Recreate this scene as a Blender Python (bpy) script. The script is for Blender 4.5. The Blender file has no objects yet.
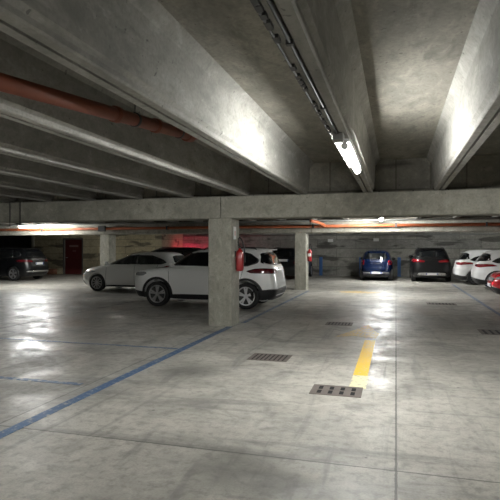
import bpy, bmesh, math, random
from mathutils import Vector, Matrix
random.seed(7)
PI = math.pi
scene = bpy.context.scene
COL = scene.collection

# ------------------------------------------------------------------ materials
def newmat(name):
    m = bpy.data.materials.new(name); m.use_nodes = True
    nt = m.node_tree
    return m, nt, nt.nodes['Principled BSDF']

def simple(name, col, rough=.5, metal=0., coat=0., emis=None, estr=0., spec=None, var=0.04):
    m, nt, b = newmat(name)
    b.inputs['Roughness'].default_value = rough
    b.inputs['Metallic'].default_value = metal
    b.inputs['Coat Weight'].default_value = coat
    b.inputs['Coat Roughness'].default_value = .06
    if spec is not None: b.inputs['Specular IOR Level'].default_value = spec
    if emis:
        b.inputs['Emission Color'].default_value = (*emis, 1)
        b.inputs['Emission Strength'].default_value = estr
    n = nt.nodes.new('ShaderNodeTexNoise'); n.inputs['Scale'].default_value = 9
    tc = nt.nodes.new('ShaderNodeTexCoord'); nt.links.new(tc.outputs['Object'], n.inputs['Vector'])
    r = nt.nodes.new('ShaderNodeValToRGB')
    r.color_ramp.elements[0].color = (*[c*(1-var) for c in col], 1)
    r.color_ramp.elements[1].color = (*[min(1, c*(1+var)) for c in col], 1)
    nt.links.new(n.outputs['Fac'], r.inputs['Fac']); nt.links.new(r.outputs['Color'], b.inputs['Base Color'])
    return m

class NT:
    """tiny node helper"""
    def __init__(s, nt): s.nt = nt
    def n(s, t, **kw):
        x = s.nt.nodes.new(t)
        for k, v in kw.items(): setattr(x, k, v)
        return x
    def link(s, a, b): s.nt.links.new(a, b)
    def val(s, sock, v):
        if hasattr(v, 'is_output'): s.link(v, sock)
        else: sock.default_value = v
    def math(s, op, a, b=None, c=None, clamp=False):
        x = s.n('ShaderNodeMath', operation=op); x.use_clamp = clamp
        s.val(x.inputs[0], a)
        if b is not None: s.val(x.inputs[1], b)
        if c is not None: s.val(x.inputs[2], c)
        return x.outputs[0]
    def mix(s, f, a, b, blend='MIX'):
        x = s.n('ShaderNodeMix', data_type='RGBA', blend_type=blend)
        s.val(x.inputs[0], f)
        for sock, v in ((x.inputs[6], a), (x.inputs[7], b)):
            if hasattr(v, 'is_output'): s.link(v, sock)
            else: sock.default_value = (*v, 1)
        return x.outputs[2]
    def noise(s, vec, scale, detail=4, rough=.55, dist=0.):
        x = s.n('ShaderNodeTexNoise'); s.link(vec, x.inputs['Vector'])
        x.inputs['Scale'].default_value = scale; x.inputs['Detail'].default_value = detail
        x.inputs['Roughness'].default_value = rough; x.inputs['Distortion'].default_value = dist
        return x.outputs['Fac']
    def ramp(s, f, lo, hi):
        x = s.n('ShaderNodeMapRange'); x.interpolation_type = 'SMOOTHSTEP'
        s.link(f, x.inputs[0]); x.inputs[1].default_value = lo; x.inputs[2].default_value = hi
        return x.outputs[0]
    def mapping(s, vec, scale=(1, 1, 1), loc=(0, 0, 0)):
        x = s.n('ShaderNodeMapping'); s.link(vec, x.inputs[0])
        x.inputs['Scale'].default_value = scale; x.inputs['Location'].default_value = loc
        return x.outputs[0]

def concrete(name, base=(.36, .345, .30), dark=.55, stretch=(1, 1, 1), lines=None, blocks=None, rough=.85):
    m, nt, b = newmat(name); N = NT(nt)
    co = N.n('ShaderNodeTexCoord').outputs['Object']
    cs = N.mapping(co, stretch)
    big = N.noise(cs, .55, 5, .6); mid = N.noise(cs, 2.6, 6, .65, .4); fine = N.noise(co, 28, 3, .6)
    col = N.mix(N.ramp(big, .35, .68), tuple(c*.74 for c in base), tuple(min(1, c*1.15) for c in base))
    col = N.mix(N.math('MULTIPLY', N.ramp(mid, .5, .78), dark), col, tuple(c*.42 for c in base))
    col = N.mix(N.math('MULTIPLY', N.ramp(fine, .4, .7), .38), col, tuple(c*.5 for c in base))
    cloud = N.noise(N.mapping(cs, (1, 1, 1), (5, 2, 8)), 6.5, 6, .7, .5)
    col = N.mix(N.math('MULTIPLY', N.ramp(cloud, .48, .66), dark*.55), col, tuple(c*.45 for c in base))
    col = N.mix(N.math('MULTIPLY', N.ramp(cloud, .46, .34), .35), col, tuple(min(1, c*1.45) for c in base))
    pits = N.noise(co, 16, 2, .5)
    pit = N.ramp(pits, .70, .74)
    col = N.mix(N.math('MULTIPLY', pit, .7), col, tuple(c*.25 for c in base))
    if blocks:
        br = N.n('ShaderNodeTexBrick'); w, h = blocks
        sep = N.n('ShaderNodeSeparateXYZ'); N.link(co, sep.inputs[0])
        cmb = N.n('ShaderNodeCombineXYZ'); N.link(sep.outputs[0], cmb.inputs[0]); N.link(sep.outputs[2], cmb.inputs[1])
        N.link(cmb.outputs[0], br.inputs['Vector'])
        br.inputs['Scale'].default_value = 1; br.inputs['Brick Width'].default_value = w; br.inputs['Row Height'].default_value = h
        br.inputs['Mortar Size'].default_value = .018; br.inputs['Mortar Smooth'].default_value = .5
        br.inputs['Color1'].default_value = (*[c*.8 for c in (1, 1, 1)], 1); br.inputs['Color2'].default_value = (1.15, 1.12, 1.05, 1)
        br.inputs['Mortar'].default_value = (.42, .41, .38, 1)
        col = N.mix(.8, col, br.outputs['Color'], 'MULTIPLY')
        st = N.noise(N.mapping(co, (.5, 1, 1.9)), 1.15, 3, .5, .2)
        col = N.mix(N.math('MULTIPLY', N.ramp(st, .54, .62), .72), col, (.035, .033, .028))
    N.link(col, b.inputs['Base Color'])
    b.inputs['Roughness'].default_value = rough
    bp = N.n('ShaderNodeBump'); bp.inputs['Strength'].default_value = .28; bp.inputs['Distance'].default_value = .02
    h = N.math('ADD', mid, N.math('MULTIPLY', fine, .35)); h = N.math('SUBTRACT', h, N.math('MULTIPLY', pit, .6))
    N.link(h, bp.inputs['Height']); N.link(bp.outputs[0], b.inputs['Normal'])
    return m

def floor_material():
    m, nt, b = newmat('polished_floor_concrete'); N = NT(nt)
    co = N.n('ShaderNodeTexCoord').outputs['Object']
    sep = N.n('ShaderNodeSeparateXYZ'); N.link(co, sep.inputs[0]); X, Y = sep.outputs[0], sep.outputs[1]
    big = N.noise(co, .28, 4, .55, .3); mid = N.noise(co, 1.3, 6, .62, .6); fine = N.noise(co, 11, 5, .65); vf = N.noise(co, 60, 2, .6)
    base = (.48, .455, .405)
    col = N.mix(N.ramp(big, .38, .62), (.33, .315, .28), base)
    col = N.mix(N.math('MULTIPLY', N.ramp(mid, .50, .70), .62), col, (.13, .125, .11))
    col = N.mix(N.math('MULTIPLY', N.ramp(mid, .48, .32), .6), col, (.62, .60, .54))
    col = N.mix(N.math('MULTIPLY', N.ramp(fine, .46, .66), .5), col, (.15, .142, .125))
    fine2 = N.noise(N.mapping(co, (1, 1, 1), (7, 3, 0)), 5.5, 5, .65, .5)
    col = N.mix(N.math('MULTIPLY', N.ramp(fine2, .50, .36), .22), col, (.62, .60, .53))
    col = N.mix(N.math('MULTIPLY', N.ramp(vf, .4, .7), .32), col, (.2, .19, .17))
    # black scuffs and gum spots
    spots = N.n('ShaderNodeTexVoronoi'); spots.inputs['Scale'].default_value = 3.1; N.link(co, spots.inputs['Vector'])
    sp = N.math('LESS_THAN', spots.outputs['Distance'], .055)
    gate = N.ramp(N.noise(co, .9, 2, .5), .52, .56)
    col = N.mix(N.math('MULTIPLY', N.math('MULTIPLY', sp, gate), .75), col, (.04, .04, .038))
    # tyre-scrub arcs : stretched noise
    ty = N.noise(N.mapping(co, (5, .45, 1)), 1.0, 4, .6, .8)
    col = N.mix(N.math('MULTIPLY', N.ramp(ty, .54, .70), .5), col, (.13, .125, .115))
    ty2 = N.noise(N.mapping(co, (.35, 4.5, 1), (3, 9, 0)), 1.0, 4, .6, .6)
    col = N.mix(N.math('MULTIPLY', N.ramp(ty2, .53, .70), .5), col, (.12, .117, .11))
    # oil stains at known places
    for (sx, sy, r, s) in ((-1.15, 3.55, .42, .55), (-.75, 3.35, .3, .5), (-2.55, 6.2, .5, .6), (-1.9, 4.9, .35, .45), (-1.8, 12.4, 1.5, .5), (-5.6, 12.6, 1.5, .55), (-9.4, 15.8, 1.5, .5), (2.0, 11.5, 1.5, .35), (-9., 8., 1.2, .5)):
        dx = N.math('SUBTRACT', X, sx); dy = N.math('SUBTRACT', Y, sy)
        d = N.math('SQRT', N.math('ADD', N.math('MULTIPLY', dx, dx), N.math('MULTIPLY', dy, dy)))
        d = N.math('ADD', d, N.math('MULTIPLY', N.math('SUBTRACT', mid, .5), r*2.2))
        f = N.math('MULTIPLY', N.ramp(d, r, r*.2), s)
        col = N.mix(f, col, (.10, .098, .09))
    wob = N.math('MULTIPLY', N.math('SUBTRACT', fine, .5), .02)
    def joint(c, at, w, amt, colr=(.05, .05, .045)):
        nonlocal col
        f = N.math('LESS_THAN', N.math('ABSOLUTE', N.math('ADD', N.math('SUBTRACT', c, at), wob)), w)
        col = N.mix(N.math('MULTIPLY', f, amt), col, colr)
    joint(X, 0.0, .009, .75); joint(X, -3.47, .012, .55); joint(X, -7.58, .03, .85); joint(X, -11.6, .012, .6); joint(X, 3.9, .012, .6)
    joint(Y, 3.82, .009, .75); joint(Y, 9.15, .008, .5); joint(Y, 14.6, .012, .6); joint(Y, 20.2, .014, .6); joint(Y, 24.6, .014, .5)
    N.link(col, b.inputs['Base Color'])
    rg = N.math('ADD', .215, N.math('MULTIPLY', N.ramp(mid, .35, .65), .26))
    rg = N.math('ADD', rg, N.math('MULTIPLY', fine, .18))
    N.link(rg, b.inputs['Roughness'])
    b.inputs['Specular IOR Level'].default_value = .8
    bp = N.n('ShaderNodeBump'); bp.inputs['Strength'].default_value = .12; bp.inputs['Distance'].default_value = .01
    N.link(N.math('ADD', N.math('MULTIPLY', mid, .6), N.math('MULTIPLY', fine, .3)), bp.inputs['Height']); N.link(bp.outputs[0], b.inputs['Normal'])
    return m

def worn_paint(name, col, wear=.5, under=(.36, .35, .32)):
    m, nt, b = newmat(name); N = NT(nt)
    co = N.n('ShaderNodeTexCoord').outputs['Object']
    f = N.ramp(N.noise(co, 14, 6, .72), wear-.1, wear+.08)
    c = N.mix(f, col, under)
    N.link(c, b.inputs['Base Color']); b.inputs['Roughness'].default_value = .45
    return m

M = {}
M['floor'] = floor_material()
M['beam'] = concrete('beam_concrete', (.305, .292, .245), .75)
M['rib'] = concrete('rib_concrete', (.29, .279, .252), .75, (1, .45, 1))
M['slab'] = concrete('slab_concrete', (.22, .205, .17), .9, (1.3, .6, 1))
M['upstand'] = concrete('upstand_blocks', (.25, .235, .20), .7, blocks=(.62, .9))
M['column'] = concrete('column_concrete', (.345, .333, .28), .85, (1, 1, .8))
M['wall'] = concrete('block_wall', (.33, .325, .30), .6, blocks=(2.2, .52))
M['wall_old'] = concrete('stained_block_wall', (.40, .36, .25), .6, blocks=(1.9, .42))
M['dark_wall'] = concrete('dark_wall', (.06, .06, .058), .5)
M['blue_paint'] = worn_paint('blue_line_paint', (.045, .105, .215), .60)
M['blue_faint'] = worn_paint('faint_blue_paint', (.055, .115, .22), .57)
M['yellow_paint'] = worn_paint('yellow_paint', (.85, .53, .01), .62, (.5, .47, .38))
M['yellow_faint'] = worn_paint('worn_yellow_paint', (.62, .40, .05), .53)
M['white_paint'] = worn_paint('worn_white_paint', (.80, .72, .42), .56)
M['iron'] = simple('rusty_iron', (.16, .135, .12), .6, .35, var=.3)
M['hole'] = simple('slot_dark', (.008, .008, .008), .95)
M['rust_pipe'] = simple('red_pipe_paint', (.15, .038, .016), .6, 0, 0, var=.25)
M['orange_pipe'] = simple('orange_pipe_paint', (.42, .11, .04), .5, 0, .1, var=.2)
M['conduit'] = simple('grey_conduit', (.20, .20, .19), .5, var=.2)
M['steel'] = simple('galvanised_steel', (.55, .55, .55), .4, .8)
M['dark_steel'] = simple('dark_steel', (.05, .05, .05), .5, .3)
M['tube'] = simple('lit_tube', (1, 1, 1), .5, emis=(.985, 1, .975), estr=72)
M['tube_far'] = simple('lit_tube_far', (1, 1, 1), .5, emis=(.985, 1, .975), estr=125)
M['tube_dim'] = simple('lit_tube_dim', (1, 1, 1), .5, emis=(1, .97, .9), estr=28)
M['housing'] = simple('lamp_housing', (.6, .6, .6), .5)
M['red_gloss'] = simple('extinguisher_red', (.30, .006, .008), .28, 0, .5)
M['label_white'] = simple('label_white', (.7, .7, .68), .6)
M['label_red'] = simple('label_red', (.6, .1, .06), .6)
M['door_red'] = simple('door_dark_red', (.075, .010, .009), .5, var=.15)
M['door_frame'] = simple('door_frame_grey', (.10, .095, .085), .6)
M['wood'] = simple('brown_crate', (.22, .10, .06), .8, var=.2)
M['blue_post'] = simple('blue_post_paint', (.045, .13, .34), .6, var=.2)
M['rubber'] = simple('tyre_rubber', (.012, .012, .012), .75)
M['alloy'] = simple('alloy_wheel', (.62, .62, .63), .3, .85)
M['alloy_dark'] = simple('dark_alloy', (.10, .10, .105), .35, .7)
M['black_plastic'] = simple('black_plastic', (.013, .013, .014), .55)
M['glass'] = simple('dark_car_glass', (.006, .007, .008), .05, 0, .6, spec=.7)
M['glass_clear'] = simple('grey_car_glass', (.03, .034, .034), .06, 0, .8, spec=.8)
M['chrome'] = simple('chrome', (.75, .75, .76), .14, 1.)
M['lamp_red'] = simple('red_lamp_lens', (.20, .006, .012), .15, 0, .8)
M['lamp_dark_red'] = simple('dark_red_lens', (.09, .006, .01), .15, 0, .8)
M['lamp_clear'] = simple('headlamp_lens', (.45, .46, .47), .12, .5, .8)
M['lamp_lit'] = simple('lit_red_lamp', (.8, .02, .04), .3, emis=(1, .03, .10), estr=5)
M['reverse_lit'] = simple('lit_white_lamp', (1, 1, 1), .3, emis=(1, .97, .9), estr=18)
M['plate'] = simple('number_plate', (.72, .72, .72), .4)
M['plate_blue'] = simple('plate_blue_band', (.02, .06, .35), .4)
M['white_car'] = simple('white_car_paint', (.88, .88, .86), .3, 0, .7, var=.01)
M['white_bright'] = simple('bright_white_paint', (.80, .80, .80), .3, 0, .7, var=.01)
M['silver_car'] = simple('silver_car_paint', (.74, .74, .71), .34, .1, .7, var=.02)
M['blue_car'] = simple('dark_blue_paint', (.002, .010, .045), .25, .2, 1., var=.05)
M['black_car'] = simple('black_car_paint', (.004, .0045, .0055), .3, 0, .35, var=.05)
M['grey_car'] = simple('anthracite_paint', (.005, .005, .0055), .4, 0, .12, spec=.25, var=.05)
M['red_car'] = simple('red_car_paint', (.52, .008, .018), .27, 0, 1., var=.03)

# ------------------------------------------------------------------ mesh helpers
def finish(name, bm, mat, parent=None, smooth=False, loc=None):
    bmesh.ops.recalc_face_normals(bm, faces=bm.faces[:])
    me = bpy.data.meshes.new(name); bm.to_mesh(me); bm.free()
    mats = mat if isinstance(mat, (list, tuple)) else [mat]
    for x in mats: me.materials.append(x)
    if smooth:
        me.polygons.foreach_set('use_smooth', [True]*len(me.polygons))
    o = bpy.data.objects.new(name, me); COL.objects.link(o)
    if parent: o.parent = parent
    if loc: o.location = loc
    return o

def empty(name, loc=(0, 0, 0), rz=0.):
    o = bpy.data.objects.new(name, None); COL.objects.link(o)
    o.empty_display_size = .1; o.location = loc; o.rotation_euler = (0, 0, rz)
    return o

def tag(o, label=None, cat=None, group=None, kind=None):
    if label: o['label'] = label
    if cat: o['category'] = cat
    if group: o['group'] = group
    if kind: o['kind'] = kind
    return o

def box(bm, x0, x1, y0, y1, z0, z1, bev=0, mi=0):
    g = bmesh.ops.create_cube(bm, size=1)
    vs = g['verts']
    for v in vs:
        v.co = Vector((x0+(v.co.x+.5)*(x1-x0), y0+(v.co.y+.5)*(y1-y0), z0+(v.co.z+.5)*(z1-z0)))
    fs = {f for v in vs for f in v.link_faces}
    for f in fs: f.material_index = mi
    if bev:
        es = list({e for v in vs for e in v.link_edges})
        r = bmesh.ops.bevel(bm, geom=es, offset=bev, segments=2, affect='EDGES', profile=.5)
        for f in r['faces']: f.material_index = mi

def prism(bm, pts, axis, a, b):
    """closed polygon pts in the two other axes, extruded from a to b on axis"""
    def mk(p, t):
        if axis == 'x': return (t, p[0], p[1])
        if axis == 'y': return (p[0], t, p[1])
        return (p[0], p[1], t)
    A = [bm.verts.new(mk(p, a)) for p in pts]; B = [bm.verts.new(mk(p, b)) for p in pts]
    n = len(pts)
    bm.faces.new(A); bm.faces.new(B[::-1])
    for i in range(n): bm.faces.new((A[i], B[i], B[(i+1) % n], A[(i+1) % n]))

def tube(bm, p0, p1, r, seg=12, r1=None):
    p0 = Vector(p0); p1 = Vector(p1); d = (p1-p0); L = d.length; d.normalize()
    up = Vector((0, 0, 1)) if abs(d.z) < .9 else Vector((1, 0, 0))
    a = d.cross(up).normalized(); b = d.cross(a)
    r1 = r if r1 is None else r1
    A, B = [], []
    for i in range(seg):
        t = 2*PI*i/seg; u = a*math.cos(t)+b*math.sin(t)
        A.append(bm.verts.new(p0+u*r)); B.append(bm.verts.new(p1+u*r1))
    for i in range(seg): bm.faces.new((A[i], A[(i+1) % seg], B[(i+1) % seg], B[i]))
    bm.faces.new(A[::-1]); bm.faces.new(B)

def path_tube(bm, pts, r, seg=10):
    pts = [Vector(p) for p in pts]; rings = []
    for i, p in enumerate(pts):
        d = (pts[min(i+1, len(pts)-1)]-pts[max(i-1, 0)]).normalized()
        up = Vector((0, 0, 1)) if abs(d.z) < .95 else Vector((1, 0, 0))
        a = d.cross(up).normalized(); b = d.cross(a)
        rings.append([bm.verts.new(p+(a*math.cos(2*PI*k/seg)+b*math.sin(2*PI*k/seg))*r) for k in range(seg)])
    for A, B in zip(rings, rings[1:]):
        for k in range(seg): bm.faces.new((A[k], A[(k+1) % seg], B[(k+1) % seg], B[k]))
    bm.faces.new(rings[0][::-1]); bm.faces.new(rings[-1])

def lathe(bm, prof, c=(0, 0, 0), seg=24, axis='z', closed=False):
    """prof (r, h); axis z or y; closed=True joins the last ring to the first"""
    rings = []
    for (r, h) in prof:
        ring = []
        for i in range(seg):
            t = 2*PI*i/seg
            if axis == 'z': co = (c[0]+r*math.cos(t), c[1]+r*math.sin(t), c[2]+h)
            else: co = (c[0]+r*math.cos(t), c[1]+h, c[2]+r*math.sin(t))
            ring.append(bm.verts.new(co))
        rings.append(ring)
    prs = list(zip(rings, rings[1:]))
    if closed: prs.append((rings[-1], rings[0]))
    for A, B in prs:
        for i in range(seg): bm.faces.new((A[i], A[(i+1) % seg], B[(i+1) % seg], B[i]))
    if not closed:
        bm.faces.new(rings[0][::-1]); bm.faces.new(rings[-1])

# ------------------------------------------------------------------ setting
YB, YF, YW = 9.88, 19.35, 29.8         # front beam, far beam, back wall
ZR, ZS = 2.66, 3.28                    # rib soffit, slab soffit
bm = bmesh.new(); box(bm, -34, 14, -9, 31, -.25, 0)
tag(finish('floor', bm, M['floor']), kind='structure')
bm = bmesh.new(); box(bm, -34, 14, -9, 31, ZS, ZS+.3)
tag(finish('ceiling', bm, M['slab']), kind='structure')
bm = bmesh.new(); box(bm, -22.2, 14, YW, YW+.3, 0, ZS)
tag(finish('wall_back', bm, M['wall']), kind='structure')
bm = bmesh.new(); box(bm, 13.7, 14, -9, YW, 0, ZS)
tag(finish('wall_right', bm, M['wall']), kind='structure')
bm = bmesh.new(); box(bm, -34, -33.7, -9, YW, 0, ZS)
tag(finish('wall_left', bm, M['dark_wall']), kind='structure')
bm = bmesh.new(); box(bm, -33.7, 13.7, -9, -8.7, 0, ZS)
tag(finish('wall_rear', bm, M['wall']), kind='structure')

# stairwell walls of stained block around the door (front plane 26.8)
SX0, SX1, SY = -21.5, -12.9, 26.8
DX0, DX1, DH = -19.45, -18.05, 2.2
bm = bmesh.new()
box(bm, SX0, DX0, SY, SY+.3, 0, ZS); box(bm, DX1, SX1, SY, SY+.3, 0, ZS); box(bm, DX0, DX1, SY, SY+.3, DH, ZS)
tag(finish('wall_stairwell', bm, M['wall_old']), kind='structure')
bm = bmesh.new(); box(bm, SX1-.3, SX1, SY+.3, YW, 0, ZS)
tag(finish('wall_stairwell_side', bm, M['wall_old']), kind='structure')
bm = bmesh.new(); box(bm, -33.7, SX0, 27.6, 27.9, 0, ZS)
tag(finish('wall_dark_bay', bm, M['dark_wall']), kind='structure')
bm = bmesh.new(); box(bm, SX0-.16, SX0, SY-.08, SY+.8, 0, ZS)
tag(finish('trim_1', bm, M['beam']), kind='structure')
# door
d = empty('door_1', ((DX0+DX1)/2, SY+.12, 0)); tag(d, 'dark red metal door in the stained block wall behind the silver car', kind='structure')
w = (DX1-DX0)/2
bm = bmesh.new()
box(bm, -w, -w+.09, -.14, .05, 0, DH); box(bm, w-.09, w, -.14, .05, 0, DH); box(bm, -w+.09, w-.09, -.14, .05, DH-.09, DH)
finish('door_frame', bm, M['door_frame'], d)
bm = bmesh.new(); box(bm, -w+.09, w-.09, -.03, .03, .01, DH-.09, .006); finish('door_leaf', bm, M['door_red'], d)
bm = bmesh.new(); box(bm, -.32, .30, -.042, -.032, 1.66, 1.78); s = finish('door_sign', bm, simple('door_sign_grey', (.22, .15, .14), .6), d)
bm = bmesh.new(); box(bm, -.10, .14, -.042, -.032, 1.38, 1.46); s = finish('door_sign', bm, simple('door_sign_small', (.16, .09, .085), .6), d)
bm = bmesh.new(); tube(bm, (-.5, -.09, 1.02), (-.5, -.03, 1.02), .02); box(bm, -.52, -.38, -.11, -.09, 1.0, 1.035, .004)
finish('door_handle', bm, M['steel'], d)

def label_dirs(i): return i
# cross beams
def cross_beam(y, w, z0, z1, x0, x1, label, joints):
    t = empty('concrete_cross_beam', (0, y, 0)); tag(t, label, 'beam', kind=None)
    xs = [x0]+joints+[x1]
    for a, b in zip(xs, xs[1:]):
        bm = bmesh.new()
        ch = .02
        prism(bm, [(0, z0+ch), (ch, z0), (w-ch, z0), (w, z0+ch), (w, z1), (0, z1)], 'x', a+.008, b-.008)
        finish('beam_segment', bm, M['beam'], t)
    bm = bmesh.new(); box(bm, x0, x1, .18, w-.18, z1, ZS-.002); finish('upstand', bm, M['upstand'], t)
    return t
cross_beam(YB, .58, 2.2, 2.645, -33.6, 13.6, 'wide grey concrete beam crossing the whole picture on the nearest column', [-12.5, -3.44, 8.5])
cross_beam(YF, .58, 2.18, 2.60, -33.6, 13.6, 'farther concrete cross beam behind the orange pipe, on the two distant columns', [-12.0, -3.1, 8.5])

# ribs
RIBX = [3.30, 2.03, .765, -.515, -1.775, -2.99, -4.19, -5.38, -6.55, -7.65, -8.7, -9.85, -11, -12.15, -13.3, -14.45, -15.6, -16.75, -17.9, -19.05, -20.2, -21.35, -22.5, -23.65, -24.8, -25.95]
def rib(x, y0, y1):
    bm = bmesh.new()
    b, t = .092, .15
    g = .013
    prism(bm, [(x-b, ZR+.012), (x-b+.012, ZR), (x-g, ZR), (x-g, ZR+.05), (x+g, ZR+.05), (x+g, ZR), (x+b-.012, ZR), (x+b, ZR+.012), (x+b, ZR+.045), (x+b+.028, ZR+.075), (x+t-.01, ZS-.11), (x+t+.07, ZS-.001),
               (x-t-.07, ZS-.001), (x-t+.01, ZS-.11), (x-b-.028, ZR+.075), (x-b, ZR+.045)], 'y', y0, y1)
    return bm
names = {2: 'rib at the upper right with one lit side', 3: 'rib that carries the lit tube lamp and conduits', 4: 'large rib with a brightly lit side left of the tube lamp', 5: 'rib just left of the brightly lit one, below the red pipe'}
for i, x in enumerate(RIBX):
    o = finish('ceiling_rib', rib(x, -8.6, YB+.175), M['rib'])
    if i in names: tag(o, 'near concrete ceiling '+names[i], 'ceiling beam', 'near ceiling ribs')
    elif i < 2: tag(o, 'near concrete ceiling rib to the right of the picture edge', 'ceiling beam', 'near ceiling ribs')
    elif i < 9:
        w_ = ['third', 'fourth', 'fifth'][i-6]
        tag(o, 'near concrete ceiling rib, %s leftward from the brightly lit one at the cross beam' % ['second', 'third', 'fourth'][i-6], 'ceiling beam', 'near ceiling ribs')
    else: tag(o, 'near concrete ceiling rib in the dim far left of the ceiling', 'ceiling beam', 'near ceiling ribs')
for i, x in enumerate(RIBX):
    for (a, b, wh) in ((YB+.415, YF+.175, 'middle bay between the two cross beams'), (YF+.415, YW-.01, 'farthest bay before the back wall')):
        o = finish('ceiling_rib', rib(x, a, b), M['rib'])
        tag(o, 'concrete ceiling rib in the '+wh, 'ceiling beam', 'ceiling ribs of the '+wh)

# columns
def column(x, y, w, d, top, label):
    bm = bmesh.new(); c = .015
    prism(bm, [(-w/2+c, 0), (w/2-c, 0), (w/2, c), (w/2, d-c), (w/2-c, d), (-w/2+c, d), (-w/2, d-c), (-w/2, c)], 'z', 0, top)
    o = finish('concrete_column', bm, M['column'], loc=(x, y, 0))
    tag(o, label, 'column', 'square concrete columns')
column(-3.47, YB+.02, .50, .56, 2.2, 'nearest and largest concrete column, in front of the white off-roader')
column(-3.52, YF+.02, .44, .56, 2.18, 'distant concrete column right of the off-roader, with a small red extinguisher')
column(-12.0, YF+.02, .44, .56, 2.18, 'distant pale concrete column behind the nose of the silver car')
column(5.5, YB+.02, .5, .56, 2.2, 'concrete column beyond the right picture edge')
column(-12.6, YB+.02, .5, .56, 2.2, 'concrete column beyond the left picture edge')

# ------------------------------------------------------------------ floor markings
def strip(name, pts, mat, label, cat, z=.003, group=None, parent=None):
    bm = bmesh.new(); prism(bm, pts, 'z', .0005, z)
    o = finish(name, bm, mat); tag(o, label, cat, group); return o
def rect(x0, x1, y0, y1): return [(x0, y0), (x1, y0), (x1, y1), (x0, y1)]
strip('painted_line', rect(-3.31, -3.19, .8, YB+.02), M['blue_paint'], 'long blue painted line running from the left edge to the nearest column', 'floor line', group='blue bay lines')
strip('painted_line', rect(-3.19, -3.09, YB+.6, 18.9), M['blue_faint'], 'faint blue line behind the nearest column, toward the distant column', 'floor line', group='blue bay lines')
strip('painted_line', rect(-7.2, -3.34, 7.46, 7.54), M['blue_faint'], 'thin blue cross line on the floor nearer to the parked off-roader', 'floor line', group='blue bay lines')
strip('painted_line', rect(-7.2, -3.55, 5.19, 5.28), M['blue_faint'], 'thin blue cross line at the left, nearest to the viewer', 'floor line', group='blue bay lines')
strip('painted_line', rect(2.34, 2.44, 12.5, 24), M['blue_faint'], 'faded bay line in front of the white cars on the right', 'floor line', group='blue bay lines')
strip('painted_line', rect(-.52, -.34, 6.55, 9.1), M['yellow_paint'], 'bright yellow stroke of the floor arrow leading away from the drain grate', 'floor marking')
strip('painted_line', rect(-.52, -.33, 5.95, 6.548), M['white_paint'], 'worn whitish end of the yellow stroke beside the drain grate', 'floor marking')
strip('painted_arrow', [(-1.05, 9.3), (-.72, 9.5), (-.52, 9.35), (-.34, 9.35), (-.30, 9.8), (-.55, 10.9)], M['yellow_faint'], 'faded yellow arrow head beyond the bright yellow stroke', 'floor marking')
strip('painted_mark', [(-1.9, 18.6), (-.9, 18.5), (-.55, 19.0), (-1.3, 19.3), (-2.0, 19.1)], M['yellow_faint'], 'small faded yellow mark on the floor in front of the dark blue car', 'floor marking')

def grate(x, y, w, d, rows, cols, label, style='slots'):
    t = empty('drain_grate', (x, y, 0)); tag(t, label, 'drain', 'floor drain grates')
    bm = bmesh.new(); f = .035
    box(bm, -w/2, w/2, -d/2, -d/2+f, .0005, .006); box(bm, -w/2, w/2, d/2-f, d/2, .0005, .006)
    box(bm, -w/2, -w/2+f, -d/2+f, d/2-f, .0005, .006); box(bm, w/2-f, w/2, -d/2+f, d/2-f, .0005, .006)
    finish('frame', bm, M['iron'], t)
    bm = bmesh.new(); box(bm, -w/2+f, w/2-f, -d/2+f, d/2-f, .0005, .0045); finish('cover', bm, M['iron'], t)
    cw = (w-2*f)/cols; rd = (d-2*f)/rows
    for r in range(rows):
        for c in range(cols):
            cx = -w/2+f+cw*(c+.5); cy = -d/2+f+rd*(r+.5)
            bm = bmesh.new(); box(bm, cx-cw*.19, cx+cw*.19, cy-rd*.38, cy+rd*.38, .0042, .0052)
            finish('slot', bm, M['hole'], t)
grate(-.64, 5.78, .56, .40, 2, 4, 'nearest drain grate with eight black slots, beside the yellow stroke')
grate(-1.77, 7.27, .58, .46, 7, 8, 'brown waffle drain cover left of the yellow stroke')
grate(-1.15, 10.9, .55, .46, 6, 7, 'dim drain cover beyond the yellow stroke')
grate(1.25, 15.6, .8, .5, 6, 8, 'far drain grate in the aisle right of the long floor joint')
grate(1.98, 10.6, .9, .6, 5, 7, 'dark drain grate cut by the right picture edge')

# ------------------------------------------------------------------ pipes, conduits
# red pipe in the left ceiling bay
def lerp(a, b, t): return tuple(a[i]+(b[i]-a[i])*t for i in range(3))
t = empty('sprinkler_pipe', (-2.4, 4.2, 2.8)); tag(t, 'thick rust red pipe hanging in the upper left ceiling bay', 'pipe')
PA, PB = Vector((-2.50, 1.6, 2.57)), Vector((-2.27, 5.45, 2.89))
inv = Vector((-2.4, 4.2, 2.8))
bm = bmesh.new(); tube(bm, PA-inv, PB-inv, .058, 20); finish('pipe_run', bm, M['rust_pipe'], t, True)
dirp = (PB-PA).normalized()
for f in (.62, .80):
    c = PA.lerp(PB, f)-inv
    bm = bmesh.new(); tube(bm, c-dirp*.035, c+dirp*.035, .072, 20); finish('pipe_coupling', bm, M['rust_pipe'], t, True)
for f in (.70, .93):
    c = PA.lerp(PB, f)-inv
    bm = bmesh.new(); tube(bm, c-dirp*.012, c+dirp*.012, .068, 20); tube(bm, c, (c.x, c.y, ZS-inv.z), .006, 6)
    tag(finish('pipe_hanger', bm, M['dark_steel'], t), 'dark steel ring and rod')
c = PB-inv
bm = bmesh.new(); tube(bm, c-dirp*.10, c+dirp*.02, .078, 20); tube(bm, c-dirp*.04, c-dirp*.04+Vector((.18, .02, .0)), .055, 16)
finish('elbow', bm, M['rust_pipe'], t)

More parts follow.
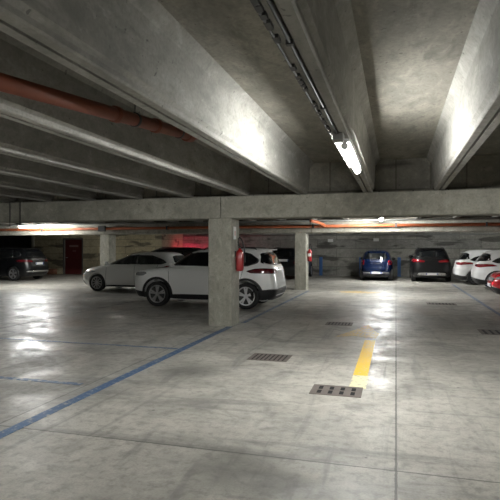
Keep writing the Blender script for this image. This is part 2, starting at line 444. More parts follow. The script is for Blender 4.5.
# orange pipe in front of far beam
t = empty('fire_main_pipe', (0, YF-.14, 2.42)); tag(t, 'long thin orange pipe running along the farther cross beam', 'pipe')
bm = bmesh.new(); tube(bm, (-33, 0, 0), (13.4, 0, 0), .055, 14); finish('pipe_run', bm, M['orange_pipe'], t, True)
for i in range(15):
    x = -30+i*3.0
    bm = bmesh.new(); box(bm, x-.03, x+.03, -.075, .13, -.075, .075); finish('clamp', bm, M['dark_steel'], t)
bm = bmesh.new(); path_tube(bm, [(-2.55, 0, 0), (-2.62, -.2, .06), (-2.75, -.6, .12), (-2.9, -1.2, .14)], .055, 12)
tag(finish('branch', bm, M['orange_pipe'], t, True), 'short orange branch leaving the pipe toward the viewer')
# junction box at left on beam
bm = bmesh.new(); box(bm, -.17, .17, -.06, .02, -.12, .12, .01)
o = finish('junction_box', bm, M['dark_steel'], loc=(-11.95, YF-.24, 2.42)); tag(o, 'grey square box on the orange pipe above the silver car', 'junction box')

# cable tray with conduits on the soffit of the centre rib
RX = -.515
t = empty('cable_conduits', (RX, 0, ZR)); tag(t, 'pair of grey conduits clipped under the rib that carries the lit tube', 'conduit')
for dx, r in ((-.068, .008), (-.005, .009)):
    bm = bmesh.new(); tube(bm, (dx, -1.7, -r-.004), (dx, 4.74, -r-.004), r, 8); finish('conduit', bm, M['dark_steel'], t, True)
for i in range(48):
    y = .6+i*.085; j = random.random()
    if j < .35: continue
    bm = bmesh.new(); box(bm, -.076, -.045, y, y+.03+.05*j, -.02, -.0005)
    finish('cable_tie', bm, M['dark_steel'], t)
for i in range(5):
    y = -1.2+i*1.25
    bm = bmesh.new(); box(bm, -.025, .015, y, y+.03, -.026, -.0005); finish('clip', bm, M['dark_steel'], t)
bm = bmesh.new(); box(bm, -.045, .05, 4.72, 4.86, -.07, -.0005, .008); tag(finish('end_box', bm, M['conduit'], t), 'small grey box where the conduits reach the lamp')

# conduits along the front and far beams
bm = bmesh.new(); tube(bm, (-33, YB+.66, 2.56), (13.4, YB+.66, 2.56), .018, 8)
tag(finish('conduit_run', bm, M['conduit'], None, True), 'thin grey conduit along the back of the near cross beam', 'conduit')
bm = bmesh.new(); tube(bm, (-33, YF-.36, 2.61), (13.4, YF-.36, 2.61), .022, 8)
tag(finish('conduit_run', bm, M['conduit'], None, True), 'thin grey conduit above the orange pipe', 'conduit')
bm = bmesh.new(); tube(bm, (-12.8, YW-.06, 2.34), (13.6, YW-.06, 2.34), .035, 10)
tag(finish('wall_pipe', bm, M['conduit'], None, True), 'dark pipe running high along the back wall', 'pipe')
bm = bmesh.new(); box(bm, -12.8, 13.6, YW-.10, YW, 1.86, 1.93); 
tag(finish('trim_2', bm, M['wall'], None), kind='structure')
for x, lb in ((-14.9, 'left'), (-14.35, 'right')):
    bm = bmesh.new(); tube(bm, (x, YB-.05, 2.2), (x, YB-.05, ZS), .012, 8)
# hanging rods at the left on the front beam face
for px, lb in ((-8.58, 'left one of two thin dark rods on the near beam at the left picture edge'), (-8.30, 'right one of two thin dark rods on the near beam at the left picture edge')):
    bm = bmesh.new(); tube(bm, (px, YB-.025, 2.1), (px, YB-.025, ZR), .012, 8)
    tag(finish('drop_rod', bm, M['dark_steel'], None, True), lb, 'rod')

# ------------------------------------------------------------------ lamps
def tube_lamp(x, y, z, L, along, label, mat, name='tube_lamp'):
    t = empty(name, (x, y, z), 0 if along == 'y' else -PI/2); tag(t, label, 'lamp', 'fluorescent tube lamps')
    bm = bmesh.new(); prism(bm, [(-.045, 0), (.045, 0), (.045, -.022), (.028, -.035), (-.028, -.035), (-.045, -.022)], 'y', -L/2, L/2)
    finish('housing', bm, M['housing'], t)
    for s in (-1, 1):
        bm = bmesh.new(); tube(bm, (0, s*(L/2), -.068), (0, s*(L/2-.04), -.068), .036, 14)
        finish('end_cap', bm, M['housing'], t)
    bm = bmesh.new(); tube(bm, (0, -L/2+.04, -.068), (0, L/2-.04, -.068), .033, 16)
    tag(finish('tube', bm, mat, t, True), 'glowing white tube')
    return t
tube_lamp(RX+.035, 5.9, ZR, 1.75, 'y', 'brightly lit tube lamp under the centre ceiling rib, largest in view', M['tube'])
tube_lamp(RX-.01, 18.2, ZR, 1.5, 'y', 'distant lit lamp seen end-on, a bright dot above the orange pipe', M['tube_far'])
tube_lamp(-14.65, YF-1.15, 2.56, 1.5, 'x', 'lit tube lamp seen lengthwise at the left above the black car', M['tube_far'])
tube_lamp(-7.0, 1.5, ZR, 1.5, 'y', 'added tube lamp out of view on the left, brightening the parked cars', M['tube_far'])  # unseen lamp added to lighten the white off-roader and silver hatchback
tube_lamp(-14.2, 24.0, ZR, 1.2, 'y', 'added dim tube lamp in the last bay on the left, unseen above the farther beam', M['tube_dim'])  # weak lamp added out of sight to lift the stairwell wall
tube_lamp(RX-.01, 24.2, ZR, 1.5, 'y', 'lit tube lamp in the last bay, hidden above the farther beam near the blue car', M['tube_far'])
tube_lamp(7.2, 23.5, ZR, 1.5, 'y', 'lit tube lamp over the white cars, hidden above the farther beam', M['tube_far'])
tube_lamp(7.2, 5.7, ZR, 1.5, 'y', 'lit tube lamp beyond the right picture edge', M['tube_far'])
tube_lamp(RX-.01, -3.0, ZR, 1.75, 'y', 'lit tube lamp behind the viewpoint', M['tube_far'])
bm = None
# rods carrying the left tube lamp
for dx in (-.5, .5):
    bm = bmesh.new(); tube(bm, (-14.65+dx, YF-1.15, 2.56), (-14.65+dx, YF-1.15, ZS), .008, 6)
    tag(finish('drop_rod', bm, M['dark_steel']), '%s thin rod holding the lengthwise tube lamp' % ('left' if dx < 0 else 'right'), 'rod')

# ------------------------------------------------------------------ fire extinguishers + signs
def extinguisher(x, y, z, label, paper=True):
    t = empty('fire_extinguisher', (x, y, z)); tag(t, label, 'fire extinguisher', 'red fire extinguishers')
    bm = bmesh.new()
    lathe(bm, [(.02, 0), (.065, .004), (.08, .03), (.082, .06), (.082, .36), (.076, .40), (.05, .435), (.026, .45), (.022, .48)], seg=24)
    finish('cylinder_body', bm, M['red_gloss'], t, True)
    bm = bmesh.new(); lathe(bm, [(.024, .475), (.026, .48), (.026, .515), (.015, .52)], seg=12)
    box(bm, -.012, .012, -.10, .02, .515, .53); box(bm, -.012, .012, -.095, .01, .54, .552)
    finish('valve', bm, M['dark_steel'], t)
    bm = bmesh.new()
    path_tube(bm, [(0, .0, .50), (.0, -.07, .53), (0, -.105, .60), (0, -.08, .67), (0, 0, .70), (.02, .07, .66), (.05, .095, .57), (.07, .10, .46), (.075, .10, .30)], .014, 8)
    finish('hose', bm, M['black_plastic'], t, True)
    bm = bmesh.new(); tube(bm, (.075, .10, .30), (.075, .10, .18), .016, 10, .026); finish('nozzle', bm, M['black_plastic'], t)
    if paper:
        bm = bmesh.new(); A = []
        for i in range(9):
            a = -PI/2-.9+i*.225
            A.append([bm.verts.new((rr*math.cos(a), rr*math.sin(a), h)) for h in (.20, .31) for rr in (.0835, .080)])
        for p, q in zip(A, A[1:]): bm.faces.new((p[0], q[0], q[2], p[2])); bm.faces.new((p[1], p[3], q[3], q[1]))
        tag(finish('paper_label', bm, M['label_white'], t, True), 'white label')
    bm = bmesh.new(); box(bm, -.10, -.075, -.02, .02, .30, .42); box(bm, -.1, .0, -.012, .012, .34, .36); finish('wall_bracket', bm, M['dark_steel'], t)
extinguisher(-3.22+.10, YB+.28, 1.12, 'larger red fire extinguisher with black hose on the nearest column', False)
extinguisher(-3.30+.10, YF+.25, 1.08, 'small red fire extinguisher on the distant column')
def wall_sign(x, y, z, w, h, axis, mat, label, mark=None):
    t = empty('wall_sign', (x, y, z)); tag(t, label, 'sign')
    bm = bmesh.new()
    if axis == 'x': box(bm, 0, .006, -w/2, w/2, 0, h)
    else: box(bm, -w/2, w/2, -.006, 0, 0, h)
    finish('plate', bm, mat, t)
    if mark:
        bm = bmesh.new()
        if axis == 'x': box(bm, .006, .008, -w*.18, w*.22, h*.30, h*.66)
        else: box(bm, -w*.2, w*.2, -.008, -.006, h*.3, h*.66)
        tag(finish('pictogram', bm, mark, t), 'faded reddish mark')
wall_sign(-3.218, YB+.25, 1.78, .17, .26, 'x', M['label_white'], 'small white sign above the extinguisher on the nearest column', simple('faded_mark', (.6, .38, .33), .6))
wall_sign(-3.65, YW-.002, 1.95, .30, .17, 'y', M['label_white'], 'left one of two small pale signs high on the back wall')
wall_sign(-1.08, YW-.002, 1.98, .30, .17, 'y', M['label_white'], 'right one of two small pale signs high on the back wall, above the blue car')

# blue bay posts on the back wall
for x, lb in ((-4.2, 'blue painted post at the back wall right of the distant column'), (-1.93, 'blue painted post at the back wall left of the dark blue car'), (.17, 'blue painted post between the dark blue car and the black off-roader')):
    bm = bmesh.new(); box(bm, -.09, .09, -.05, 0, .0, 1.08, .01)
    tag(finish('bay_post', bm, M['blue_post'], None, loc=(x, YW-.005, 0)), lb, 'post', 'blue bay posts')

# brown crate by the door
t = empty('crate', (-20.0, SY-.30, 0)); tag(t, 'small brown crate on the floor left of the dark red door', 'crate')
bm = bmesh.new(); box(bm, -.2, .2, -.18, .18, .0, .03)
for z in (.06, .16, .26):
    for s in (-1, 1):
        box(bm, -.2, .2, s*.18-.01, s*.18+.01, z, z+.08); box(bm, s*.2-.01, s*.2+.01, -.17, .17, z, z+.08)
for sx in (-1, 1):
    for sy in (-1, 1): box(bm, sx*.18-.02, sx*.18+.02, sy*.16-.02, sy*.16+.02, 0, .34)
finish('slats', bm, M['wood'], t)

# ------------------------------------------------------------------ cars
def pchip(xs, ys, x):
    n = len(xs)
    if x <= xs[0]: return ys[0]
    if x >= xs[-1]: return ys[-1]
    h = [xs[i+1]-xs[i] for i in range(n-1)]; dl = [(ys[i+1]-ys[i])/h[i] for i in range(n-1)]
    def slope(i):
        if i == 0: return dl[0]
        if i == n-1: return dl[-1]
        a, b = dl[i-1], dl[i]
        if a*b <= 0: return 0.
        w1 = 2*h[i]+h[i-1]; w2 = h[i]+2*h[i-1]
        return (w1+w2)/(w1/a+w2/b)
    for i in range(n-1):
        if x <= xs[i+1]:
            t = (x-xs[i])/h[i]; m0, m1 = slope(i), slope(i+1)
            return ((2*t**3-3*t*t+1)*ys[i]+(t**3-2*t*t+t)*h[i]*m0+(-2*t**3+3*t*t)*ys[i+1]+(t**3-t*t)*h[i]*m1)

class Shell:
    def __init__(s, rows):  # rows (z, xf, xr, w, nf, nr)
        s.rows = rows; s.z = [r[0] for r in rows]
    def at(s, z): return [pchip(s.z, [r[k] for r in s.rows], z) for k in range(1, 6)]
    def side(s, x, z, off=0., sgn=1):
        xf, xr, w, nf, nr = s.at(z); xc = (xf+xr)/2; a = (xf-xr)/2; n = nf if x > xc else nr
        u = min(.995, abs(x-xc)/a); y = w*(1-u**n)**(1/n)
        gx = (u**(n-1))/a*(1 if x > xc else -1); gy = ((y/w)**(n-1))/w
        g = math.hypot(gx, gy) or 1
        return Vector((x+off*gx/g, sgn*(y+off*gy/g), z))
    def end(s, t, z, off=0., front=True):
        xf, xr, w, nf, nr = s.at(z); xc = (xf+xr)/2; a = (xf-xr)/2; n = nf if front else nr
        u = (max(0, 1-abs(t)**n))**(1/n); sg = 1 if front else -1
        gx = (u**(n-1))/a*sg; gy = (abs(t)**(n-1))/w*(1 if t > 0 else -1)
        g = math.hypot(gx, gy) or 1
        return Vector((xc+sg*a*u+off*gx/g, t*w+off*gy/g, z))
    def mesh(s, bm, seg=96, sub=5):
        zs = []
        for a, b in zip(s.z, s.z[1:]):
            for k in range(sub): zs.append(a+(b-a)*k/sub)
        zs.append(s.z[-1]); rings = []
        for z in zs:
            xf, xr, w, nf, nr = s.at(z); xc = (xf+xr)/2; a = (xf-xr)/2; ring = []
            for i in range(seg):
                # mix of angular and even spacing for both flats and corners
                f = 2*PI*i/seg
                c, sn = math.cos(f), math.sin(f); n = nf if c > 0 else nr
                m = (abs(c)**n+abs(sn)**n)**(-1/n)   # radial form: evenly spread
                ring.append(bm.verts.new((xc+a*c*m, w*sn*m, z)))
            rings.append(ring)
        for A, B in zip(rings, rings[1:]):
            for i in range(seg): bm.faces.new((A[i], A[(i+1) % seg], B[(i+1) % seg], B[i]))
        bm.faces.new(rings[0][::-1]); bm.faces.new(rings[-1])

def chaikin(p, it=2):
    for _ in range(it):
        q = []
        for i in range(len(p)):
            a, b = p[i], p[(i+1) % len(p)]
            q.append((a[0]*.88+b[0]*.12, a[1]*.88+b[1]*.12)); q.append((a[0]*.12+b[0]*.88, a[1]*.12+b[1]*.88))
        p = q
    return p

def patch(bm, poly, fn, off, nr=14, nc=14, depth=.012, smooth=True):
    """fn(u, v, off) -> Vector; v = height; poly in (u, v); a thick shell patch lying on the body"""
    if smooth: poly = chaikin(poly)
    v0 = min(p[1] for p in poly); v1 = max(p[1] for p in poly); e = (v1-v0)*1e-3; rows = []
    for j in range(nr+1):
        v = v0+e+(v1-v0-2*e)*j/nr; xs = []
        for i in range(len(poly)):
            a, b = poly[i], poly[(i+1) % len(poly)]
            if (a[1] > v) != (b[1] > v): xs.append(a[0]+(b[0]-a[0])*(v-a[1])/(b[1]-a[1]))
        xs.sort()
        if len(xs) < 2: continue
        rows.append([(xs[0]+(xs[-1]-xs[0])*k/nc, v) for k in range(nc+1)])
    T = [[bm.verts.new(fn(u, v, off)) for u, v in r] for r in rows]
    B = [[bm.verts.new(fn(u, v, off-depth)) for u, v in r] for r in rows]
    R, Cn = len(T), nc+1
    for j in range(R-1):
        for k in range(nc):
            bm.faces.new((T[j][k], T[j][k+1], T[j+1][k+1], T[j+1][k]))
            bm.faces.new((B[j][k], B[j+1][k], B[j+1][k+1], B[j][k+1]))
    for j in range(R-1):
        bm.faces.new((T[j][0], T[j+1][0], B[j+1][0], B[j][0])); bm.faces.new((T[j][nc], B[j][nc], B[j+1][nc], T[j+1][nc]))
    for k in range(nc):
        bm.faces.new((T[0][k], B[0][k], B[0][k+1], T[0][k+1])); bm.faces.new((T[-1][k], T[-1][k+1], B[-1][k+1], B[-1][k]))

def cut_arches(o, axles, r, wd):
    bm = bmesh.new()
    for ax in axles:
        for s in (-1, 1):
            tube(bm, (ax, s*(wd-.30), r*.86), (ax, s*(wd+.3), r*.86), r, 40)
    bmesh.ops.recalc_face_normals(bm, faces=bm.faces[:])
    me = bpy.data.meshes.new('cut'); bm.to_mesh(me); bm.free()
    c = bpy.data.objects.new('cut', me); COL.objects.link(c); c.parent = o.parent
    md = o.modifiers.new('b', 'BOOLEAN'); md.operation = 'DIFFERENCE'; md.object = c; md.solver = 'EXACT'
    bpy.context.view_layer.update(); dg = bpy.context.evaluated_depsgraph_get()
    new = bpy.data.meshes.new_from_object(o.evaluated_get(dg))
    o.modifiers.clear(); o.data = new
    bpy.data.objects.remove(c); 
    new.polygons.foreach_set('use_smooth', [True]*len(new.polygons))
    try: new.set_sharp_from_angle(angle=math.radians(38))
    except Exception: pass

def make_wheel(parent, x, y, r, style, rim_mat):
    s = 1 if y > 0 else -1
    w = empty('wheel', (x, y, r)); w.parent = parent
    bm = bmesh.new(); h = .11; ri = r*.70
    lathe(bm, [(ri, -h*.85), (r*.93, -h), (r*.985, -h*.8), (r, -h*.5), (r, h*.5), (r*.985, h*.8), (r*.93, h), (ri, h*.85), (ri*.97, 0)], seg=40, axis='y', closed=True)
    finish('tyre', bm, M['rubber'], w, True)
    bm = bmesh.new()
    yo = s*.075
    # outer lip ring
    lathe(bm, [(ri*.995, yo-s*.02), (ri*1.02, yo+s*.02), (ri*.93, yo+s*.018), (ri*.91, yo-s*.02)], seg=40, axis='y', closed=True)
    n, wid, twin = style
    for i in range(n):
        a = 2*PI*i/n+.3
        for tw in ((-1, 1) if twin else (0,)):
            a0 = a+tw*.05; a1 = a+tw*twin
            c0, s0, c1, s1 = math.cos(a0), math.sin(a0), math.cos(a1), math.sin(a1)
            q = []
            for (c, ss, rad, ww) in ((c0, s0, r*.10, wid*.8), (c1, s1, ri*.95, wid)):
                q.append(((c*rad-ss*ww/2), (ss*rad+c*ww/2))); q.append(((c*rad+ss*ww/2), (ss*rad-c*ww/2)))
            pts = [q[0], q[1], q[3], q[2]]
            prism(bm, pts, 'y', yo-s*.02, yo+s*.012)
    tube(bm, (0, yo-s*.02, 0), (0, yo+s*.022, 0), r*.16, 18)
    finish('rim', bm, rim_mat, w)
    bm = bmesh.new(); tube(bm, (0, -s*.02, 0), (0, s*.025, 0), ri*.97, 28); tag(finish('brake_disc', bm, M['dark_steel'], w), 'dark disc behind the spokes')
    return w

def make_car(label, cat, loc, rz, spec, group=None, name='car'):
    S = Shell(spec['shell']); root = empty(name, loc, rz); tag(root, label, cat, group)
    paint = spec['paint']; g = spec.get('glass', M['glass'])
    bm = bmesh.new(); S.mesh(bm)
    body = finish('body', bm, paint, root, True)
    R = spec['r']; wmax = max(r[3] for r in spec['shell'])
    cut_arches(body, spec['axles'], R*1.17, wmax)
    for i, ax in enumerate(spec['axles']):
        for s in (1, -1): make_wheel(root, ax, s*(wmax-.125), R, spec['rim'], spec.get('rim_mat', M['alloy']))
    def sidep(nm, poly, mat, off=.006, both=True, lab=None, nr=14, nc=14, smooth=True, dep=.014):
        for s in (1, -1):
            bm = bmesh.new(); patch(bm, poly, lambda u, v, o: S.side(u, v, o, s), off, nr, nc, dep, smooth)
            o = finish(nm, bm, mat, root, True)
            if lab: tag(o, lab)
    def endp(nm, poly, mat, front, off=.006, lab=None, nr=14, nc=24, mirror=False, smooth=True, dep=.014):
        for s in ((1, -1) if mirror else (1,)):
            pl = [(p[0]*s, p[1]) for p in poly]
            bm = bmesh.new(); patch(bm, pl, lambda u, v, o: S.end(u, v, o, front), off, nr, nc, dep, smooth)
            o = finish(nm, bm, mat, root, True)
            if lab: tag(o, lab)
    if spec.get('dlo'): sidep('window_surround', spec['dlo'], M['black_plastic'], off=.003, nc=40, lab='black window surround')
    for p in spec['side_windows']: sidep('side_window', p, g, off=.008)
    endp('windshield', spec['windshield'], g, True)
    endp('rear_window', spec['rear_window'], g, False)
    for (nm, poly, mat, lab) in spec.get('side', []): sidep(nm, poly, mat, lab=lab)
    for (nm, poly, mat, lab, mir) in spec.get('rear', []): endp(nm, poly, mat, False, mirror=mir, lab=lab, off=.009)
    for (nm, poly, mat, lab, mir) in spec.get('front', []): endp(nm, poly, mat, True, mirror=mir, lab=lab, off=.009)
    # door seams
    for (xa, xb, z0, z1) in spec.get('seams', []):
        for s in (1, -1):
            bm = bmesh.new(); patch(bm, [(xa-.005, z0), (xa+.005, z0), (xb+.005, z1), (xb-.005, z1)], lambda u, v, o: S.side(u, v, o, s), .0015, 12, 1, .008, False)
            finish('door_seam', bm, M['black_plastic'], root)
    for (x, z) in spec.get('handles', []):
        for s in (1, -1):
            p = S.side(x, z, .0, s); bm = bmesh.new(); box(bm, p.x-.10, p.x+.10, p.y-.012*1, p.y+.012, p.z-.014, p.z+.014, .006)
            for v in bm.verts: v.co.y += s*.012
            finish('door_handle', bm, paint, root, True)
    if spec.get('arch_trim'):
        for ax in spec['axles']:
            for s in (1, -1):
                bm = bmesh.new(); rin, rout = R*1.17, R*1.36; prev = None
                for k in range(25):
                    a = -.28+k*(PI+.56)/24; ring = []
                    for rr in (rin, rout):
                        z = max(.24, R*1.005+rr*math.sin(a)); p = S.side(ax+rr*math.cos(a), z, .014, s); ring.append(bm.verts.new(p)); 
                        p = S.side(ax+rr*math.cos(a), z, -.01, s); ring.append(bm.verts.new(p))
                    if prev:
                        bm.faces.new((prev[0], ring[0], ring[2], prev[2])); bm.faces.new((prev[0], prev[1], ring[1], ring[0])); bm.faces.new((prev[2], ring[2], ring[3], prev[3]))
                    prev = ring
                tag(finish('arch_trim', bm, M['black_plastic'], root), 'black wheel arch trim')
    # mirrors
    mx, mz = spec['mirror']
    for s in (1, -1):
        p = S.side(mx, mz, 0, s); bm = bmesh.new()
        g_ = bmesh.ops.create_uvsphere(bm, u_segments=16, v_segments=10, radius=1)
        for v in g_['verts']:
            c = v.co; v.co = Vector((p.x+.02+c.x*.075*(1 if c.x > 0 else .35), p.y+s*.13+c.y*.105, p.z+.05+c.z*.075))
        tube(bm, (p.x, p.y-s*.02, p.z-.01), (p.x+.01, p.y+s*.08, p.z+.03), .025, 8)
        mo = finish('mirror', bm, spec.get('mirror_mat', paint), root, True)
    if spec.get('rails'):
        xa, xb, y, z = spec['rails']
        for s in (1, -1):
            bm = bmesh.new(); path_tube(bm, [(xa, s*y, z-.10), (xa-.10, s*y, z-.005), (xa-.3, s*y, z+.012), ((xa+xb)/2, s*y, z+.02), (xb+.3, s*y, z+.008), (xb+.1, s*y, z-.01), (xb, s*y, z-.10)], .017, 8)
            tag(finish('roof_rail', bm, spec.get('rail_mat', M['black_plastic']), root, True), 'slim roof rail')
    if spec.get('plate') is not None:
        for (fr, z) in spec['plate']:
            p = S.end(0, z, .0, fr); s = 1 if fr else -1; x = p.x+s*.018
            bm = bmesh.new(); box(bm, min(x, x-s*.02), max(x, x-s*.02), -.25, .25, z-.055, z+.055, .004)
            pl = finish('licence_plate', bm, M['plate'], root)
            for yy in (-.235, .235):
                bm = bmesh.new(); box(bm, min(x, x+s*.003), max(x, x+s*.003), yy-.018, yy+.018, z-.052, z+.052)
                finish('blue_band', bm, M['plate_blue'], pl)
    if spec.get('spoiler'):
        x, z, w, l = spec['spoiler']
        bm = bmesh.new(); prism(bm, [(x+.12, z), (x-l, z-.015), (x-l, z-.035), (x+.12, z-.06)], 'y', -w, w)
        finish('roof_spoiler', bm, spec.get('spoiler_mat', paint), root)
    if spec.get('wiper'):
        x0 = S.end(0, spec['wiper'], .03, False)
        x1 = S.end(.45, spec['wiper']+.03, .03, False)
        bm = bmesh.new(); tube(bm, x0, x1, .009, 6); finish('rear_wiper', bm, M['black_plastic'], root)
    for a in spec.get('antenna', []):
        bm = bmesh.new(); tube(bm, (a[0], 0, a[1]), (a[0]-.10, 0, a[1]+.12), .006, 6); finish('antenna', bm, M['black_plastic'], root)
    return root

def suv_spec(paint, **kw):
    sh = [(.20, 2.00, -1.95, .82, 5, 6), (.26, 2.08, -2.06, .87, 5, 6), (.38, 2.15, -2.15, .90, 5, 6), (.52, 2.19, -2.19, .91, 5, 6), (.66, 2.19, -2.18, .912, 5, 6),
          (.80, 2.17, -2.15, .912, 5, 6), (.90, 2.15, -2.13, .905, 5, 6), (.965, 2.08, -2.12, .897, 4.5, 6), (1.00, 1.93, -2.115, .89, 4.5, 6), (1.035, 1.62, -2.10, .878, 5, 6),
          (1.07, 1.22, -2.09, .855, 5, 6), (1.12, 1.06, -2.06, .825, 5, 6), (1.25, .86, -1.98, .770, 5, 6), (1.38, .65, -1.90, .716, 5, 6), (1.48, .47, -1.82, .675, 5, 5.5), (1.535, .30, -1.78, .64, 4.5, 5.5),
          (1.575, .08, -1.70, .585, 4, 5), (1.60, -.25, -1.55, .48, 3.5, 4), (1.612, -.65, -1.3, .25, 3, 3)]
    sp = dict(shell=sh, paint=paint, r=.345, axles=(1.31, -1.33), rim=(5, .045, .16),
        dlo=[(1.04, 1.095), (.87, 1.20), (.66, 1.34), (.44, 1.465), (.0, 1.51), (-.35, 1.515), (-1.15, 1.51), (-1.42, 1.46), (-1.68, 1.30), (-1.66, 1.20), (-1.25, 1.09)],
        side_windows=[[(.96, 1.115), (.84, 1.19), (.64, 1.32), (.42, 1.445), (.0, 1.49), (-.30, 1.495), (-.33, 1.11)], [(-.39, 1.10), (-.37, 1.49), (-1.14, 1.49), (-1.22, 1.30), (-1.20, 1.11)], [(-1.26, 1.12), (-1.27, 1.31), (-1.20, 1.485), (-1.40, 1.45), (-1.63, 1.30), (-1.62, 1.22)]],
        windshield=[(-.9, 1.09), (.9, 1.09), (.9, 1.50), (-.9, 1.50)],
        rear_window=[(-.84, 1.16), (.84, 1.16), (.80, 1.47), (-.80, 1.47)],
        side=[('sill_trim', [(-.93, .22), (-.93, .36), (.90, .36), (.90, .22)], M['black_plastic'], 'black lower sill trim')],
        rear=[('tail_lamp', [(.50, .93), (.50, 1.05), (.975, 1.08), (.99, 1.0), (.975, .93)], M['lamp_dark_red'], 'dark red tail lamp', True),
              ('rear_bumper', [(-.97, .22), (-.985, .50), (-.75, .55), (.75, .55), (.985, .50), (.97, .22)], M['black_plastic'], 'black lower bumper', False),
              ('bumper_strip', [(-.6, .34), (-.6, .37), (.6, .37), (.6, .34)], M['steel'], 'grey skid strip', False)],
        front=[('head_lamp', [(.66, .84), (.66, .91), (.92, .95), (.95, .90), (.92, .83)], M['lamp_clear'], None, True),
               ('grille', [(-.56, .80), (-.58, .90), (.58, .90), (.56, .80)], M['black_plastic'], 'black grille', False),
               ('front_bumper', [(-.96, .22), (-.96, .40), (-.6, .46), (-.5, .62), (.5, .62), (.6, .46), (.96, .40), (.96, .22)], M['black_plastic'], 'black lower bumper and intake', False)],
        seams=[(.93, .97, .36, 1.07), (-.37, -.37, .36, 1.09), (-1.10, -1.26, .46, 1.10)],
        handles=[(-.17, .97), (-1.10, .985)], mirror=(.86, 1.11), arch_trim=True, rails=(.10, -1.62, .56, 1.60), plate=[(False, .80), (True, .50)],
        spoiler=(-1.66, 1.575, .52, .22), wiper=1.17)
    sp.update(kw); return sp

def shorten_tail(sp, f):
    g = lambda x: x*f if x < 0 else x
    sp['shell'] = [(r[0], r[1], g(r[2]), *r[3:]) for r in sp['shell']]
    sp['axles'] = (sp['axles'][0], g(sp['axles'][1]))
    sp['side_windows'] = [[(g(x), z) for x, z in p] for p in sp['side_windows']]; sp['dlo'] = [(g(x), z) for x, z in sp['dlo']]
    sp['side'] = [(n, [(g(x), z) for x, z in p], m, l) for n, p, m, l in sp['side']]
    sp['seams'] = [(g(a), g(b), c, d) for a, b, c, d in sp['seams']]; sp['handles'] = [(g(x), z) for x, z in sp['handles']]
    ra = sp['rails']; sp['rails'] = (ra[0], g(ra[1]), ra[2], ra[3]); so = sp['spoiler']; sp['spoiler'] = (g(so[0]), *so[1:])
    return sp

def hatch_spec(paint, **kw):
    sh = [(.17, 1.90, -1.90, .80, 4.5, 5), (.23, 1.98, -1.98, .85, 4.5, 5), (.35, 2.07, -2.06, .885, 4.5, 5), (.48, 2.12, -2.10, .895, 4.5, 5), (.60, 2.10, -2.10, .897, 4.5, 5),
          (.70, 2.05, -2.07, .895, 4, 5), (.78, 1.98, -2.05, .89, 3.8, 5), (.84, 1.83, -2.04, .88, 3.8, 5), (.90, 1.54, -2.03, .868, 4, 5), (.945, 1.24, -2.01, .852, 4.5, 5),
          (.985, 1.06, -1.98, .825, 5, 5), (1.06, .86, -1.91, .785, 5, 5), (1.17, .58, -1.81, .73, 5, 5), (1.28, .29, -1.70, .675, 4.5, 5), (1.36, .05, -1.62, .62, 4.5, 4.5),
          (1.41, -.28, -1.52, .55, 4, 4), (1.44, -.48, -1.36, .45, 3.5, 3.5), (1.455, -.7, -1.15, .26, 3, 3)]
    sp = dict(shell=sh, paint=paint, r=.315, axles=(1.27, -1.33), rim=(10, .028, 0),
        dlo=[(.98, .985), (.78, 1.08), (.48, 1.205), (.14, 1.33), (-.26, 1.365), (-.85, 1.35), (-1.14, 1.26), (-1.36, 1.19), (-1.53, 1.07), (-1.25, 1.0)],
        side_windows=[[(.88, 1.0), (.76, 1.07), (.47, 1.19), (.14, 1.315), (-.24, 1.345), (-.26, 1.0)], [(-.33, 1.0), (-.31, 1.345), (-.85, 1.33), (-1.05, 1.25), (-1.18, 1.01)], [(-1.25, 1.03), (-1.14, 1.22), (-1.30, 1.2), (-1.48, 1.07)]],
        windshield=[(-.9, 1.0), (.9, 1.0), (.88, 1.35), (-.88, 1.35)],
        rear_window=[(-.84, 1.04), (.84, 1.04), (.76, 1.33), (-.76, 1.33)],
        side=[('sill_trim', [(-.93, .19), (-.93, .25), (.90, .25), (.90, .19)], M['black_plastic'], 'dark lower sill')],
        rear=[('tail_lamp', [(.52, .84), (.54, .95), (.96, .98), (.985, .90), (.975, .83)], M['lamp_red'], 'red tail lamp', True),
              ('rear_bumper', [(-.93, .18), (-.95, .33), (.95, .33), (.93, .18)], M['black_plastic'], 'black lower bumper', False)],
        front=[('head_lamp', [(.56, .65), (.58, .73), (.88, .77), (.95, .74), (.90, .66)], M['lamp_clear'], None, True),
               ('grille', [(-.5, .58), (-.52, .70), (.52, .70), (.5, .58)], M['black_plastic'], 'black grille', False),
               ('front_bumper', [(-.8, .20), (-.75, .42), (.75, .42), (.8, .20)], M['black_plastic'], 'black lower intake', False)],
        seams=[(.88, .86, .25, .95), (-.29, -.29, .25, .99), (-1.02, -1.20, .40, 1.0)],
        handles=[(-.10, .86), (-1.02, .87)], mirror=(.82, .985), plate=[(False, .72), (True, .45)],
        spoiler=(-1.48, 1.425, .48, .18), wiper=1.06)
    sp.update(kw); return sp

